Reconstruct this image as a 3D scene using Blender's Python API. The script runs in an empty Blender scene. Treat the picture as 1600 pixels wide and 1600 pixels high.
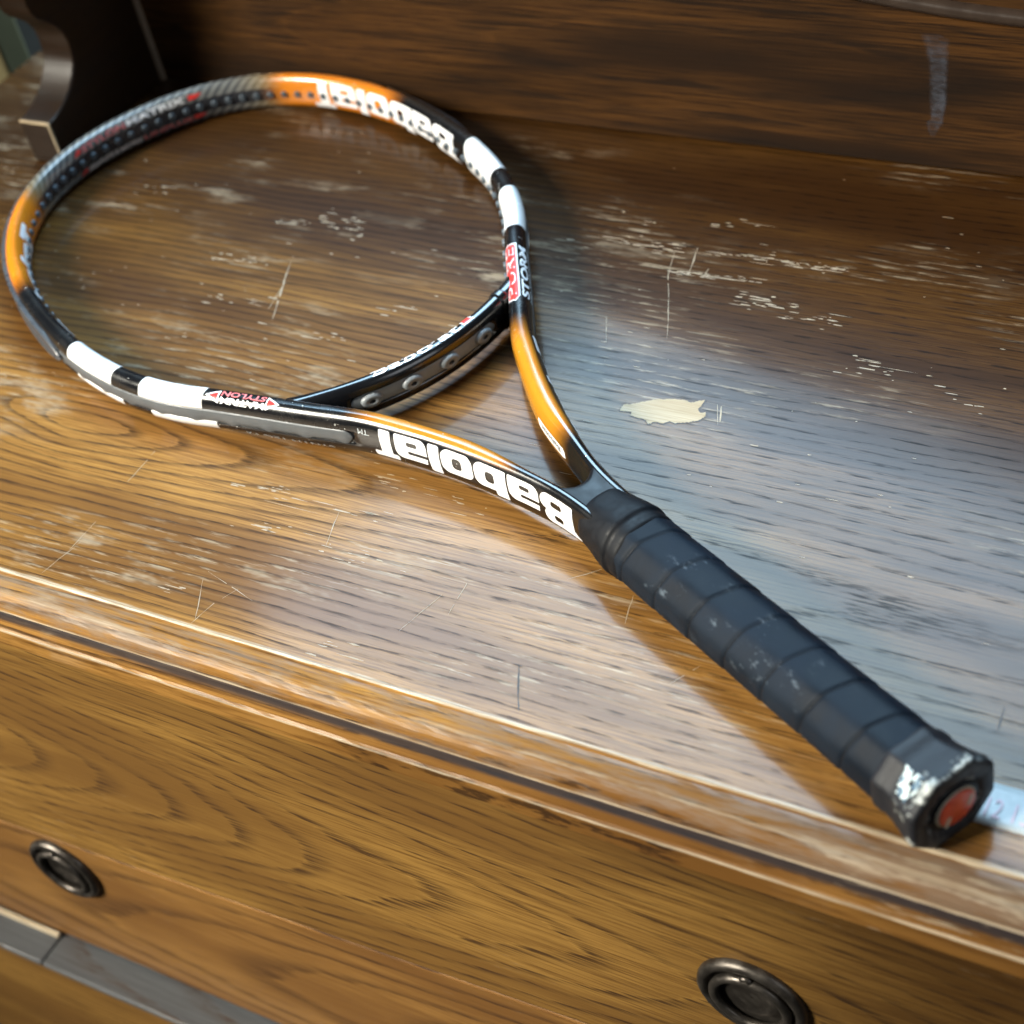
import bpy, bmesh, math, random
import numpy as np
from mathutils import Matrix, Vector
random.seed(7); rng = np.random.default_rng(7)
sc = bpy.context.scene
COL = sc.collection
pi = math.pi

# ------------------------------------------------------------------ camera
cam = bpy.data.cameras.new("camera"); camo = bpy.data.objects.new("camera", cam); COL.objects.link(camo)
RIGHT = Vector((0.8650, 0.4674, -0.1826)); UP = Vector((-0.2050, 0.6612, 0.7217)); FWD = Vector((-0.4580, 0.5868, -0.6677))
FWD.normalize(); RIGHT = (RIGHT - FWD*RIGHT.dot(FWD)).normalized(); UP = RIGHT.cross(FWD)
m = Matrix((RIGHT, UP, -FWD)).transposed().to_4x4(); m.translation = (0.1164, -0.3415, 0.4978)
camo.matrix_world = m
cam.sensor_width = 36; cam.lens = 61.01; cam.clip_start = .02; cam.clip_end = 60
cam.dof.use_dof = True; cam.dof.focus_distance = .74; cam.dof.aperture_fstop = 8.5
sc.camera = camo

# ------------------------------------------------------------------ light
world = bpy.data.worlds.new("World"); sc.world = world; world.use_nodes = True
bg = world.node_tree.nodes["Background"]
bg.inputs[0].default_value = (.80, .90, 1.0, 1); bg.inputs[1].default_value = .05

def area(name, loc, target, sx, sy, power, color, spin=0.0, spread=180):
    l = bpy.data.lights.new(name, 'AREA'); l.shape = 'RECTANGLE'; l.size = sx; l.size_y = sy
    l.energy = power; l.color = color; l.spread = math.radians(spread)
    o = bpy.data.objects.new(name, l); COL.objects.link(o); o.location = loc
    if target is None: o.rotation_euler = (0, 0, math.radians(spin))
    else: o.rotation_euler = (Vector(target)-Vector(loc)).to_track_quat('-Z', 'Y').to_euler()
    return o
area("ceiling_lamp", (-.80, 1.27, 1.5), None, 1.40, 1.05, 95, (.50, .77, 1.0), spin=-14)
area("room_lamp", (-1.40, -1.10, 1.0), (-.40, .0, -.05), .95, .95, 10.0, (1.0, .95, .82), spread=34)

area("right_fill", (1.35, -.25, .95), (-.2, .1, 0), .8, .8, 5, (.9, .95, 1.0))  # unseen fill lamp, added to brighten the arch face and handle side

sc.view_settings.view_transform = 'Standard'; sc.view_settings.look = 'None'
sc.view_settings.exposure = 0.0; sc.view_settings.gamma = 1.0
sc.view_settings.use_curve_mapping = False
sc.cycles.max_bounces = 4; sc.cycles.use_adaptive_sampling = True; sc.cycles.adaptive_threshold = .02; sc.cycles.use_denoising = True

# ------------------------------------------------------------------ node helper
class G:
    def __init__(s, name):
        s.m = bpy.data.materials.new(name); s.m.use_nodes = True; s.nt = s.m.node_tree
        s.b = s.nt.nodes["Principled BSDF"]
    def n(s, t, **k):
        x = s.nt.nodes.new(t)
        for a, v in k.items(): setattr(x, a, v)
        return x
    def put(s, sock, v):
        if isinstance(v, bpy.types.NodeSocket): s.nt.links.new(v, sock)
        elif v is not None:
            if isinstance(v, (tuple, list)) and sock.type == 'RGBA' and len(v) == 3: v = (*v, 1)
            sock.default_value = v
    def __call__(s, op, a, b=None, c=None, clamp=False):
        x = s.n('ShaderNodeMath', operation=op, use_clamp=clamp)
        for i, v in enumerate((a, b, c)): s.put(x.inputs[i], v)
        return x.outputs[0]
    def vm(s, op, a, b):
        x = s.n('ShaderNodeVectorMath', operation=op); s.put(x.inputs[0], a); s.put(x.inputs[1], b); return x.outputs[0]
    def xyz(s, a, b, c):
        x = s.n('ShaderNodeCombineXYZ')
        for i, v in enumerate((a, b, c)): s.put(x.inputs[i], v)
        return x.outputs[0]
    def sep(s, v):
        x = s.n('ShaderNodeSeparateXYZ'); s.put(x.inputs[0], v); return x.outputs
    def noise(s, v, scale=1.0, detail=2.0, rough=.5, dist=0.0):
        x = s.n('ShaderNodeTexNoise'); s.put(x.inputs['Vector'], v); x.inputs['Scale'].default_value = scale
        x.inputs['Detail'].default_value = detail; x.inputs['Roughness'].default_value = rough
        x.inputs['Distortion'].default_value = dist; return x.outputs['Fac']
    def mr(s, v, a, b, c=0.0, d=1.0, smooth=True):
        x = s.n('ShaderNodeMapRange', interpolation_type='SMOOTHSTEP' if smooth else 'LINEAR')
        for i, q in enumerate((v, a, b, c, d)): s.put(x.inputs[i], q)
        return x.outputs[0]
    def mix(s, f, a, b, mode='MIX'):
        x = s.n('ShaderNodeMix', data_type='RGBA', blend_type=mode)
        s.put(x.inputs[0], f); s.put(x.inputs[6], a); s.put(x.inputs[7], b); return x.outputs[2]
    def attr(s, name):
        x = s.n('ShaderNodeAttribute', attribute_name=name); return x.outputs['Fac']
    def obj(s):
        return s.n('ShaderNodeTexCoord').outputs['Object']
    def band(s, v, a, b, w):
        return s('MULTIPLY', s.mr(v, a-w, a+w), s.mr(v, b-w, b+w, 1.0, 0.0))
    def bump(s, h, dist, strength=1.0):
        x = s.n('ShaderNodeBump'); x.inputs['Distance'].default_value = dist; x.inputs['Strength'].default_value = strength
        s.put(x.inputs['Height'], h); return x.outputs[0]
    def out(s, col=None, rough=None, normal=None, **k):
        b = s.b
        s.put(b.inputs['Base Color'], col); s.put(b.inputs['Roughness'], rough)
        if normal is not None: s.put(b.inputs['Normal'], normal)
        for a, v in k.items(): s.put(b.inputs[a.replace('_', ' ')], v)
        return s.m

def plain(name, col, rough=.5, nscale=None, namp=.25, **k):
    g = G(name); c = col
    if nscale:
        f = g.noise(g.obj(), nscale, 3, .6)
        c = g.mix(f, tuple(x*(1-namp) for x in col), tuple(min(1, x*(1+namp)) for x in col))
        rough = g.mr(f, .3, .7, rough*.85, min(1, rough*1.15))
    return g.out(c, rough, **k)

# ------------------------------------------------------------------ wood
FR, BK = -.0077, .3842
def wood(name, across='y', y0=0., xc=0., slope=.25, d0=.01, spacing=.011, light=(.30, .145, .042), mid=(.19, .085, .022),
         dark=(.035, .016, .006), flake=0.0, rub=0.0, pale=None, rough=(.22, .36), warp=.022, pore=.75, mirror=True, edge=None, coat=.0,
         fspec=.3, dmax=None, shade_tint=None, dsc=(60, 680), ringbase=.3, bump=.00014, irr=1.2, worn=False, ringx=None):
    g = G(name); p = g.sep(g.obj())
    x = p[0]; y = p[1] if across == 'y' else p[2]; o = p[2] if across == 'y' else p[1]
    P = g.xyz(x, y, g('MULTIPLY', o, .3))
    sv = lambda a, b: g.vm('MULTIPLY', P, (a, b, b))
    w1 = g('SUBTRACT', g.noise(sv(4.5, 15), 1, 2, .55), .5)
    dy = g('ADD', g('SUBTRACT', y, y0), g('MULTIPLY', w1, warp))
    dx = g('ADD', g('SUBTRACT', x, xc), g('MULTIPLY', w1, .09))
    if mirror: d = g('SQRT', g('ADD', g('MULTIPLY', g('MULTIPLY', dx, dx), slope*slope), d0*d0))
    else: d = g('MAXIMUM', g('MULTIPLY', dx, slope), d0)
    if dmax: d = g('DIVIDE', d, g('ADD', 1.0, g('DIVIDE', d, dmax)))
    R = g('SQRT', g('ADD', g('MULTIPLY', dy, dy), g('MULTIPLY', d, d)))
    dn = g.noise(sv(*dsc), 1, 3, .62)
    big = g.noise(sv(3.0, 20), 1, 3, .6)
    f = g('FRACT', g('ADD', g('ADD', g('DIVIDE', R, spacing), g('MULTIPLY', big, irr)), g('MULTIPLY', dn, .22)))
    ring = g('MULTIPLY', g.mr(f, 0, .10), g.mr(f, .12, .50, 1.0, 0.0))
    dash = g.mr(dn, .46, .60)
    fib = g.noise(sv(20, 880), 1, 4, .7)
    c = g.mix(g.mr(big, .36, .64), light, mid)
    c = g.mix(g('MULTIPLY', g.mr(f, .2, 1.0), .3), c, mid)
    c = g.mix(g.mr(fib, .40, .64, 0.0, .9), c, mid)
    rbs = g.mr(x, ringx[0], ringx[1], ringbase, ringx[2]) if ringx else ringbase
    dk = g('MULTIPLY', ring, g('ADD', g('MULTIPLY', dash, g('SUBTRACT', 1.0, rbs)), rbs))
    dk = g('MULTIPLY', g('MAXIMUM', dk, g.mr(fib, .58, .74, 0.0, .6)), pore)
    c = g.mix(dk, c, dark)
    if shade_tint:  # shade put into the wood colour, on top of the lamps
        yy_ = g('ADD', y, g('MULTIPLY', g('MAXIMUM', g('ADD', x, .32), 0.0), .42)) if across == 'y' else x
        st_ = g.mr(g('ADD', yy_, g('MULTIPLY', g('SUBTRACT', big, .5), .16)), shade_tint[0], shade_tint[1])
        c = g.mix(st_, c, g.mix(1.0, c, shade_tint[2], 'MULTIPLY'))
    r = g('ADD', g.mr(big, .3, .7, rough[0], rough[1]), g('MULTIPLY', dk, .2))
    spec = fspec
    if flake or edge is not None:
        fl = g.noise(sv(48, 430), 1, 3, .68); cl = g.noise(sv(6, 13), 1, 2, .6)
        thr = g.mr(cl, .45, .66, .82, .60)
        mk = g('MULTIPLY', g('MULTIPLY', g.mr(g('SUBTRACT', fl, thr), 0, .08), g.mr(fib, .36, .54, .1, 1.0)), flake)
        rw = g('MULTIPLY', g.mr(f, .05, .25), g.mr(f, .35, .75, 1.0, 0.0))
        mk2 = g('MULTIPLY', g.mr(fl, .48, .64), g('MULTIPLY', rw, g.mr(cl, .48, .64)))
        mk = g('MAXIMUM', mk, g('MULTIPLY', mk2, rub))
        if rub: mk = g('MAXIMUM', mk, g('MULTIPLY', g('MULTIPLY', g.mr(g.noise(sv(17, 62), 1, 4, .68), .54, .70), g('MULTIPLY', g.mr(cl, .40, .60), g.mr(x, -.34, -.20, 1.0, .12))), g.mr(fib, .36, .58, .25, .75)))
        if edge is not None:
            for (ya, za, w, s_) in edge:
                dd = g('SQRT', g('ADD', g('POWER', g('SUBTRACT', p[1], ya), 2.0), g('POWER', g('SUBTRACT', p[2], za), 2.0)))
                dd = g('SUBTRACT', dd, g('MULTIPLY', g('SUBTRACT', g('ADD', fl, cl), 1.0), w*1.3))
                mk = g('MAXIMUM', mk, g('MULTIPLY', g.mr(dd, w*.25, w, 1.0, 0.0), s_))
        if worn:
            wm_ = g('MULTIPLY', g('MULTIPLY', g.mr(p[1], FR-.0005, FR-.002), g.mr(p[2], -.0105, -.0085)), g.mr(g('ADD', g('MULTIPLY', fl, .6), g('MULTIPLY', cl, .4)), .40, .58, 0.0, .6))
            c = g.mix(wm_, c, (.165, .125, .095))
            gd_ = g('SQRT', g('ADD', g('POWER', g('SUBTRACT', p[1], -.0200), 2.0), g('POWER', g('SUBTRACT', p[2], -.0134), 2.0)))
            c = g.mix(g.mr(gd_, .0030, .0048, .9, 0.0), c, (.016, .016, .020))  # darker band along the groove, separate from the worn tone above
        c = g.mix(mk, c, g.mix(g.mr(fib, .35, .65), pale or (.43, .36, .26), (.24, .185, .125)))
        r = g('ADD', r, g('MULTIPLY', mk, .25)); spec = g('SUBTRACT', fspec, g('MULTIPLY', mk, fspec*.6))
    nrm = g.bump(g.noise(sv(30, 700), 1, 2, .6), bump, .6)
    m = g.out(c, r, nrm)
    g.put(g.b.inputs['Specular IOR Level'], spec)
    if coat:
        g.put(g.b.inputs['Coat Weight'], g('MULTIPLY', g('MULTIPLY', g('SUBTRACT', 1.0, g('MULTIPLY', dk, .75)), g.mr(p[1], FR-.004, FR, .22, 1.0)), coat))
        g.b.inputs['Coat Roughness'].default_value = .13; g.b.inputs['Coat IOR'].default_value = 1.55
    return m

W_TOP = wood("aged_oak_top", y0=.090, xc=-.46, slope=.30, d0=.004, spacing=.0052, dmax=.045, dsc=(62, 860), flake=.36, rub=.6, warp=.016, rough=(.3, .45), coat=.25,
             shade_tint=(.10, .27, (.22, .19, .18)), fspec=.07, light=(.335, .172, .044), mid=(.128, .058, .0145), dark=(.020, .010, .006), ringbase=.62, ringx=(-.34, -.18, .06), pore=.85, worn=True,  # tint paints the shade towards the back and right of the top
             edge=[(FR, 0, .0016, .95), (-.0232, -.0092, .0009, .7), (-.0274, -.0180, .0009, .85), (-.0165, -.0040, .0016, .5)])
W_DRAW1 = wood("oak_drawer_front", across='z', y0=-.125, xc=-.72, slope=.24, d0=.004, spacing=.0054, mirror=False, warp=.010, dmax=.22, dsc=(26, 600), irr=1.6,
               light=(.262, .144, .036), mid=(.118, .058, .0145), dark=(.030, .013, .005), rough=(.42, .55), fspec=.18, pore=.9, flake=.2, ringbase=.26, shade_tint=(-.19, .02, (.30, .27, .26)))  # right end painted darker in place of the lamp's falloff
W_DRAW2 = wood("oak_lower_drawer_front", across='z', y0=-.272, xc=.16, slope=-.2, d0=.004, spacing=.0085, mirror=False, warp=.012, dmax=.2, dsc=(26, 600), irr=1.6,
               light=(.238, .122, .034), mid=(.122, .056, .0155), dark=(.035, .015, .006), rough=(.42, .55), fspec=.18, pore=.9, flake=.15, ringbase=.42)
W_BACK = wood("dark_oak_back_board", across='z', y0=.05, xc=-.25, slope=.12, d0=.01, spacing=.014, warp=.03, dsc=(14, 300),
              light=(.088, .037, .009), mid=(.013, .0062, .0027), dark=(.006, .0035, .002), rough=(.5, .65), fspec=.14, pore=.7)
W_SIDE = wood("dark_oak_side_panel", across='z', y0=.2, xc=-.2, slope=.1, d0=.02, spacing=.012, light=(.022, .011, .005), mid=(.014, .007, .0035), dark=(.006, .0035, .002), rough=(.3, .45), pore=.5,
              edge=[(.2830, .0288, .0016, .9)], pale=(.55, .42, .25))
W_LEDGE = wood("worn_oak_ledge", y0=0, xc=0, slope=.1, d0=.03, spacing=.01, light=(.072, .076, .080), mid=(.050, .052, .056), rough=(.35, .5))
W_BARE = wood("bare_pale_oak", y0=.1, xc=-.2, slope=.2, d0=.02, spacing=.006, light=(.50, .43, .32), mid=(.30, .235, .15), dark=(.22, .16, .09), rough=(.55, .7), pore=.3, fspec=.2)
M_BARE2 = plain("scratch_bare_wood", (.31, .25, .175), .6, 400, .35)
M_DARKMARK = plain("dark_scratch", (.05, .04, .035), .6)
M_IRON = G("aged_bronze")
def _iron():
    g = M_IRON; f = g.noise(g.obj(), 180, 4, .65)
    return g.out(g.mix(f, (.035, .030, .026), (.13, .115, .10)), g.mr(f, .3, .7, .28, .5), g.bump(f, .0004, .5), Metallic=.85)
M_IRON = _iron()

# ------------------------------------------------------------------ object helpers
def mk(name, verts, faces, mat, parent=None, smooth=True, mats=None, midx=None):
    me = bpy.data.meshes.new(name)
    me.from_pydata([tuple(map(float, v)) for v in verts], [], [tuple(map(int, f)) for f in faces]); me.update()
    for q in (mats or [mat]): me.materials.append(q)
    if midx is not None: me.polygons.foreach_set('material_index', np.asarray(midx, np.int32))
    me.polygons.foreach_set('use_smooth', [smooth]*len(me.polygons))
    o = bpy.data.objects.new(name, me); COL.objects.link(o)
    if parent is not None: adopt(o, parent)
    return o
def adopt(o, parent):
    o.parent = parent
    if parent.get('_lift') is not None: o.location = Vector(o.location) - Vector(parent.location)
def fix_normals(o):
    bm = bmesh.new(); bm.from_mesh(o.data); bmesh.ops.recalc_face_normals(bm, faces=bm.faces); bm.to_mesh(o.data); bm.free()
def empty(name, loc=(0, 0, 0), rz=0):
    e = bpy.data.objects.new(name, None); COL.objects.link(e); e.location = loc; e.rotation_euler = (0, 0, rz)
    e.empty_display_size = .05; return e
def tag(o, label, cat=None, group=None, kind=None):
    if label: o['label'] = label
    if cat: o['category'] = cat
    if group: o['group'] = group
    if kind: o['kind'] = kind
    return o
def bevel(o, w=.001, seg=2, ang=40):
    b = o.modifiers.new('bevel', 'BEVEL'); b.width = w; b.segments = seg; b.limit_method = 'ANGLE'; b.angle_limit = math.radians(ang)
    try: o.data.set_sharp_from_angle(angle=math.radians(50))
    except Exception: pass
def box(name, x0, x1, y0, y1, z0, z1, mat, parent=None, bw=.0012):
    v = [(x, y, z) for x in (x0, x1) for y in (y0, y1) for z in (z0, z1)]
    f = [(0, 1, 3, 2), (4, 6, 7, 5), (0, 4, 5, 1), (2, 3, 7, 6), (0, 2, 6, 4), (1, 5, 7, 3)]
    o = mk(name, v, f, mat, parent, smooth=False)
    if bw: bevel(o, bw)
    return o
def prism_x(name, prof, x0, x1, mat, parent=None, nx=1, jitter=0.0, smooth=False):
    """closed profile of (y, z) extruded along x"""
    n = len(prof); V = []; F = []
    for i in range(nx+1):
        x = x0 + (x1-x0)*i/nx
        for (y, z) in prof:
            j = jitter if z < -.0003 else 0.0; V.append((x, y + rng.normal()*j, z + rng.normal()*j))
    for i in range(nx):
        for k in range(n):
            a = i*n+k; b = i*n+(k+1) % n
            F.append((a, b, b+n, a+n))
    F.append(tuple(range(n-1, -1, -1))); F.append(tuple(nx*n+k for k in range(n)))
    o = mk(name, V, F, mat, parent, smooth=smooth); fix_normals(o); return o

# ------------------------------------------------------------------ setting
fl = box("floor", -3, 2, -2, 3, -.84, -.80, plain("brown_floor", (.035, .028, .020), .6, 6), bw=0); tag(fl, None, kind='structure')
wl = box("wall", -1.7, -.850, .42, .46, -.80, 1.0, plain("brown_wall", (.055, .048, .038), .8, 5), bw=0); tag(wl, None, kind='structure')
post = box("post", -.845, -.802, .405, .43, -.80, .5, plain("tan_paint", (.20, .17, .085), .6, 30), bw=.003)
tag(post, "tan painted upright post standing behind the dresser's far left corner", "post")

# ------------------------------------------------------------------ dresser
dresser = empty("dresser", (-.2, .19, -.80)); dresser['_lift'] = 1
tag(dresser, "worn brown oak dresser with scratched top, round pulls and dark back board", "dresser")
XL, XR = -.757, .42
prof = [(FR, 0.0), (FR-.0006, -.0006), (FR-.0011, -.0016)]
for i in range(1, 9):                                   # worn ovolo
    a = i/8*pi/2; prof.append((FR-.0011-.0128*math.sin(a)*.98, -.0016-.0068*(1-math.cos(a))))
prof += [(-.0228, -.0087), (-.0232, -.0094), (-.0224, -.0102), (-.0196, -.0112), (-.0190, -.0132), (-.0204, -.0150), (-.0232, -.0162), (-.0262, -.0170), (-.0272, -.0177), (-.0275, -.0188),
         (-.0272, -.0285), (-.0240, -.0290), (.02, -.0290), (.40, -.0290), (.40, 0.0)]
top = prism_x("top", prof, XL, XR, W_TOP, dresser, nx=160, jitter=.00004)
tag(top, "scratched oak top with a worn moulded front edge")
# marks on the top
def ribbon(pts, w, z=.00012):
    pts = [np.array(p, float) for p in pts]; P = []
    for a, b in zip(pts[:-1], pts[1:]):
        n = max(2, int(np.linalg.norm(b-a)/.003))
        P += [a+(b-a)*i/n for i in range(n)]
    P.append(pts[-1]); n = len(P); V = []; F = []
    off = np.cumsum(rng.normal(0, .00012, (n, 2)), 0)
    for i in range(n):
        t = P[min(i+1, n-1)]-P[max(i-1, 0)]; t /= np.linalg.norm(t)+1e-9; nn = np.array([-t[1], t[0]])
        ww = w*(.25+.75*math.sin(pi*(i+.6)/(n+.2)))*rng.uniform(.2, 1.15)
        q = P[i]+off[i]
        V += [(*(q+nn*ww/2), z), (*(q-nn*ww/2), z)]
    gap = rng.uniform(0, 1, n) < .07
    for i in range(n-1):
        if not gap[i]: F.append((2*i, 2*i+1, 2*i+3, 2*i+2))
    return V, F
SCR = [[(-0.4344, 0.2325), (-0.428, 0.2154), (-0.4151, 0.1851)], [(-0.4265, 0.2158), (-0.4223, 0.1931)], [(-0.3261, -0.0060), (-0.3234, 0.007), (-0.3181, 0.0174)], [(-0.3368, 0.0173), (-0.3256, -0.0028)], [(-0.3377, 0.0219), (-0.3247, 0.0185), (-0.3076, 0.0138)], [(-0.4086, 0.0181), (-0.4141, -0.0045)], [(-0.4124, 0.0848), (-0.4126, 0.0595)], [(-0.2362, 0.2913), (-0.2295, 0.2688), (-0.209, 0.2233)], [(-0.2255, 0.2938), (-0.2203, 0.2721)], [(-0.2129, 0.2793), (-0.2128, 0.2713)], [(-0.1683, 0.1859), (-0.1609, 0.1701)], [(-0.1657, 0.1848), (-0.1621, 0.175)], [(-0.2457, 0.2315), (-0.2372, 0.2134)], [(-0.2298, 0.0425), (-0.2365, 0.0196)], [(-0.223, 0.0524), (-0.2217, 0.0338)], [(-0.301, 0.1351), (-0.3023, 0.1139)], [(-0.1534, 0.0677), (-0.1496, 0.0524)], [(-0.1723, 0.0767), (-0.1838, 0.0672)], [(-0.1127, 0.0421), (-0.1203, 0.0293)], [(-0.3006, 0.0725), (-0.2951, 0.0532)], [(-0.4102, 0.0319), (-0.4098, 0.0125)]]
V, F = [], []
for k, s in enumerate(SCR):
    v, f = ribbon(s, .0008 if k in (0, 8, 11) else .00042); b = len(V); V += v; F += [tuple(i+b for i in q) for q in f]
o = mk("scratch", V, F, M_BARE2, dresser, smooth=False); o['kind'] = 'stuff'
V, F = [], []
for s in ([(-0.1836, 0.0191), (-0.179, 0.0193)], [(-0.1806, 0.0194), (-0.1691, -0.002)], [(-0.0014, 0.0595), (-0.0004, 0.049)]):
    v, f = ribbon(s, .0007); b = len(V); V += v; F += [tuple(i+b for i in q) for q in f]
o = mk("dark_scratch", V, F, M_DARKMARK, dresser, smooth=False); o['kind'] = 'stuff'
PATCH = [(-0.2087, 0.1698), (-0.2091, 0.1742), (-0.2041, 0.1763), (-0.2016, 0.1785), (-0.1959, 0.1818), (-0.188, 0.1841), (-0.183, 0.1848), (-0.1799, 0.1838), (-0.1766, 0.1864), (-0.1745, 0.1872), (-0.1747, 0.1839), (-0.175, 0.1807), (-0.1732, 0.1786), (-0.1708, 0.1795), (-0.1699, 0.177), (-0.1712, 0.1741), (-0.1739, 0.1723), (-0.1774, 0.1704), (-0.1811, 0.1688), (-0.184, 0.1694), (-0.1865, 0.1672), (-0.1908, 0.167), (-0.1925, 0.1648), (-0.1946, 0.1674), (-0.1983, 0.1676), (-0.203, 0.1682), (-0.2033, 0.1707)]
bnd = []
for i, a in enumerate(PATCH):
    b = PATCH[(i+1) % len(PATCH)]
    for t in np.arange(0, 1, .125): bnd.append((a[0]+(b[0]-a[0])*t+rng.normal()*.00018, a[1]+(b[1]-a[1])*t+rng.normal()*.00018))
cx, cy = -.187, .1757; n = len(bnd)
V = [(cx, cy, .00012)] + [(x, y, .00012) for x, y in bnd]
V = V[1:]; F = [tuple(range(n))]
n_ = len(V); VL = [(cx+(x-cx)*1.022+.0003, cy+(y-cy)*1.04-.0003, .00006) for x, y, z in V]
o = mk("patch_lip", VL, F, M_DARKMARK, dresser, smooth=False); fix_normals(o)
o = mk("bare_patch", V, F, W_BARE, dresser, smooth=False); fix_normals(o); tag(o, "pale bare patch where the varnish has flaked off")
# flakes of lost varnish, elongated along the grain
STREAK = [(-0.2702, 0.2906, -0.2345, 0.2906, 26), (-0.2161, 0.2922, -0.1502, 0.2935, 60), (-0.2298, 0.2725, -0.1869, 0.275, 40), (-0.1899, 0.2586, -0.162, 0.2616, 22), (-0.2044, 0.3172, -0.2309, 0.314, 7), (-0.1656, 0.2547, -0.1372, 0.2545, 16), (-.13, .235, -.06, .215, 18), (-0.4403, 0.2735, -0.4175, 0.2744, 10), (-0.4288, 0.2657, -0.4046, 0.267, 8), (-0.5677, 0.2765, -0.551, 0.2748, 6), (-0.46, 0.1931, -0.4262, 0.1989, 12), (-0.4623, 0.2642, -0.4125, 0.2664, 9), (-0.4797, 0.2264, -0.4465, 0.2284, 14), (-0.3898, 0.1808, -0.3602, 0.1833, 8), (-0.3201, 0.2044, -0.2983, 0.2049, 5), (-0.2633, 0.3066, -0.253, 0.3078, 4), (-0.3612, 0.2098, -0.3467, 0.2114, 6), (-0.6773, 0.2727, -0.6665, 0.2707, 4), (-0.2652, 0.0024, -0.2467, 0.0032, 6), (-0.3539, 0.0077, -0.336, 0.0076, 5), (-.34, .055, -.25, .05, 22), (-.36, .075, -.28, .075, 22), (-.30, .10, -.24, .09, 18)]
V, F = [], []
def flake(x, y, L, w):
    b = len(V); k = 8
    for i in range(k):
        a = 2*pi*i/k; r = rng.uniform(.45, 1.1)
        V.append((x+math.cos(a)*L/2*r + .15*math.sin(a)*w, y+math.sin(a)*w/2*r, .00010))
    F.append(tuple(b+i for i in range(k)))
for x0, y0, x1, y1, n in STREAK:
    for _ in range(n):
        t = rng.uniform(-.05, 1.05); flake(x0+(x1-x0)*t, y0+(y1-y0)*t+rng.normal()*(.0012 if n > 30 else .0026), rng.lognormal(-5.3, .7), rng.uniform(.0003, .0011))
for _ in range(150):
    x = rng.uniform(-.66, .05); y = rng.normal(.22, .085)
    if 0 < y < .37: flake(x, y, rng.lognormal(-5.9, .6), rng.uniform(.0003, .0009))
o = mk("varnish_flake", V, F, M_BARE2, dresser, smooth=False); o['kind'] = 'stuff'

# back board (a riser) with a rounded bead along its dipping top
def zboard(x): return float(np.interp(x, [-.64, -.52, -.38, -.24, -.09, .05, .20, .42], [.105, .112, .130, .160, .183, .186, .175, .14]))
def ztop(x): return .0875 + .62*min(max(-.055-x, 0), .25)**2 + .3*max(x+.02, 0)**2
xs = np.linspace(-.6366, XR, 90)
V, F = [], []
for x in xs:
    z = zboard(x); V += [(x, BK, .0022), (x, BK, z), (x, BK+.018, z), (x, BK+.018, .0022)]
for i in range(len(xs)-1):
    for k in range(4): a = 4*i+k; b = 4*i+(k+1) % 4; F.append((a, b, b+4, a+4))
F += [(0, 1, 2, 3), tuple(4*(len(xs)-1)+k for k in (3, 2, 1, 0))]
o = mk("back_board", V, F, W_BACK, dresser, smooth=False); fix_normals(o); tag(o, "dark oak back board with a drip mark")
V, F = [], []; K = 12; xb = np.linspace(-.30, .25, 80)
for x in xb:
    z = ztop(x)-.001
    for k in range(K): a = 2*pi*k/K; V.append((x, BK+.0005+.0050*math.cos(a), z+.0044*math.sin(a)))
for i in range(len(xb)-1):
    for k in range(K): a = K*i+k; b = K*i+(k+1) % K; F.append((a, b, b+K, a+K))
M_BEAD = plain("dark_varnished_bead", (.035, .024, .018), .22, 90, .4)
o = mk("bead", V, F, M_BEAD, dresser); fix_normals(o)
g = G("drip_stain")
M_DRIP = g.out((.10, .115, .15), .5, Alpha=g('MULTIPLY', g.attr('soft'), g.mr(g.noise(g.vm('MULTIPLY', g.obj(), (150, 60, 260)), 1, 4, .65), .3, .7, .05, .48)))
dr = [(-.1332, .0760, .0058, 0), (-.1330, .0735, .0056, .5), (-.1322, .067, .0054, .7), (-.1318, .060, .0042, .8), (-.1318, .050, .0038, .8), (-.1322, .040, .0036, 1), (-.1330, .030, .0030, 1), (-.1342, .0275, .0034, .8), (-.1356, .0225, .0020, .8), (-.1358, .0185, .0012, 0)]
V, F, A = [], [], []
for x, z, w, al in dr:
    w *= 1.25
    for k, (q, aa) in enumerate(((-1, 0), (-.6, 1), (0, .8), (.6, 1), (1, 0))): V.append((x+w*q+rng.normal()*.0003, BK-.0002, z+rng.normal()*.0004)); A.append(aa*al)
for i in range(len(dr)-1):
    for k in range(4): a = 5*i+k; F.append((a, a+1, a+6, a+5))
o = mk("drip_stain", V, F, M_DRIP, dresser, smooth=False)
at = o.data.attributes.new('soft', 'FLOAT', 'POINT'); at.data.foreach_set('value', np.array(A, np.float32)); tag(o, "faded grey drip mark down the back board")
# side panel with scrolled front
sp = [(.2835, .0008), (.2830, .0288), (.2890, .0292), (.2964, .0313), (.3025, .0342), (.3079, .0374), (.3140, .0428), (.3185, .0484), (.3205, .0545), (.3212, .0610), (.3203, .0680), (.3170, .0745),
      (.3120, .0795), (.3061, .0844), (.3032, .0890), (.3020, .0945), (.3020, .20), (.40, .20), (.40, .0008)]
V = [(x, y, z) for x in (-.661, -.6366) for y, z in sp]; n = len(sp)
F = [tuple(range(n)), tuple(range(2*n-1, n-1, -1))] + [(k, k+n, (k+1) % n+n, (k+1) % n) for k in range(n)]
o = mk("side_panel", V, F, W_SIDE, dresser, smooth=False); fix_normals(o); bevel(o, .0012, 2, 30); tag(o, "dark scrolled side panel with worn pale corner")
box("worn_corner", -.6378, -.6362, .2826, .2840, .001, .0286, W_BARE, dresser, bw=.0003)
V, F = [], []
for z in (.001, .105):
    for k in range(7): a = pi/2*k/6 ; V.append((-.6366+.0028*math.cos(a), BK-.0028*math.sin(a), z))
for k in range(6): F.append((k, k+1, k+8, k+7))
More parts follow.
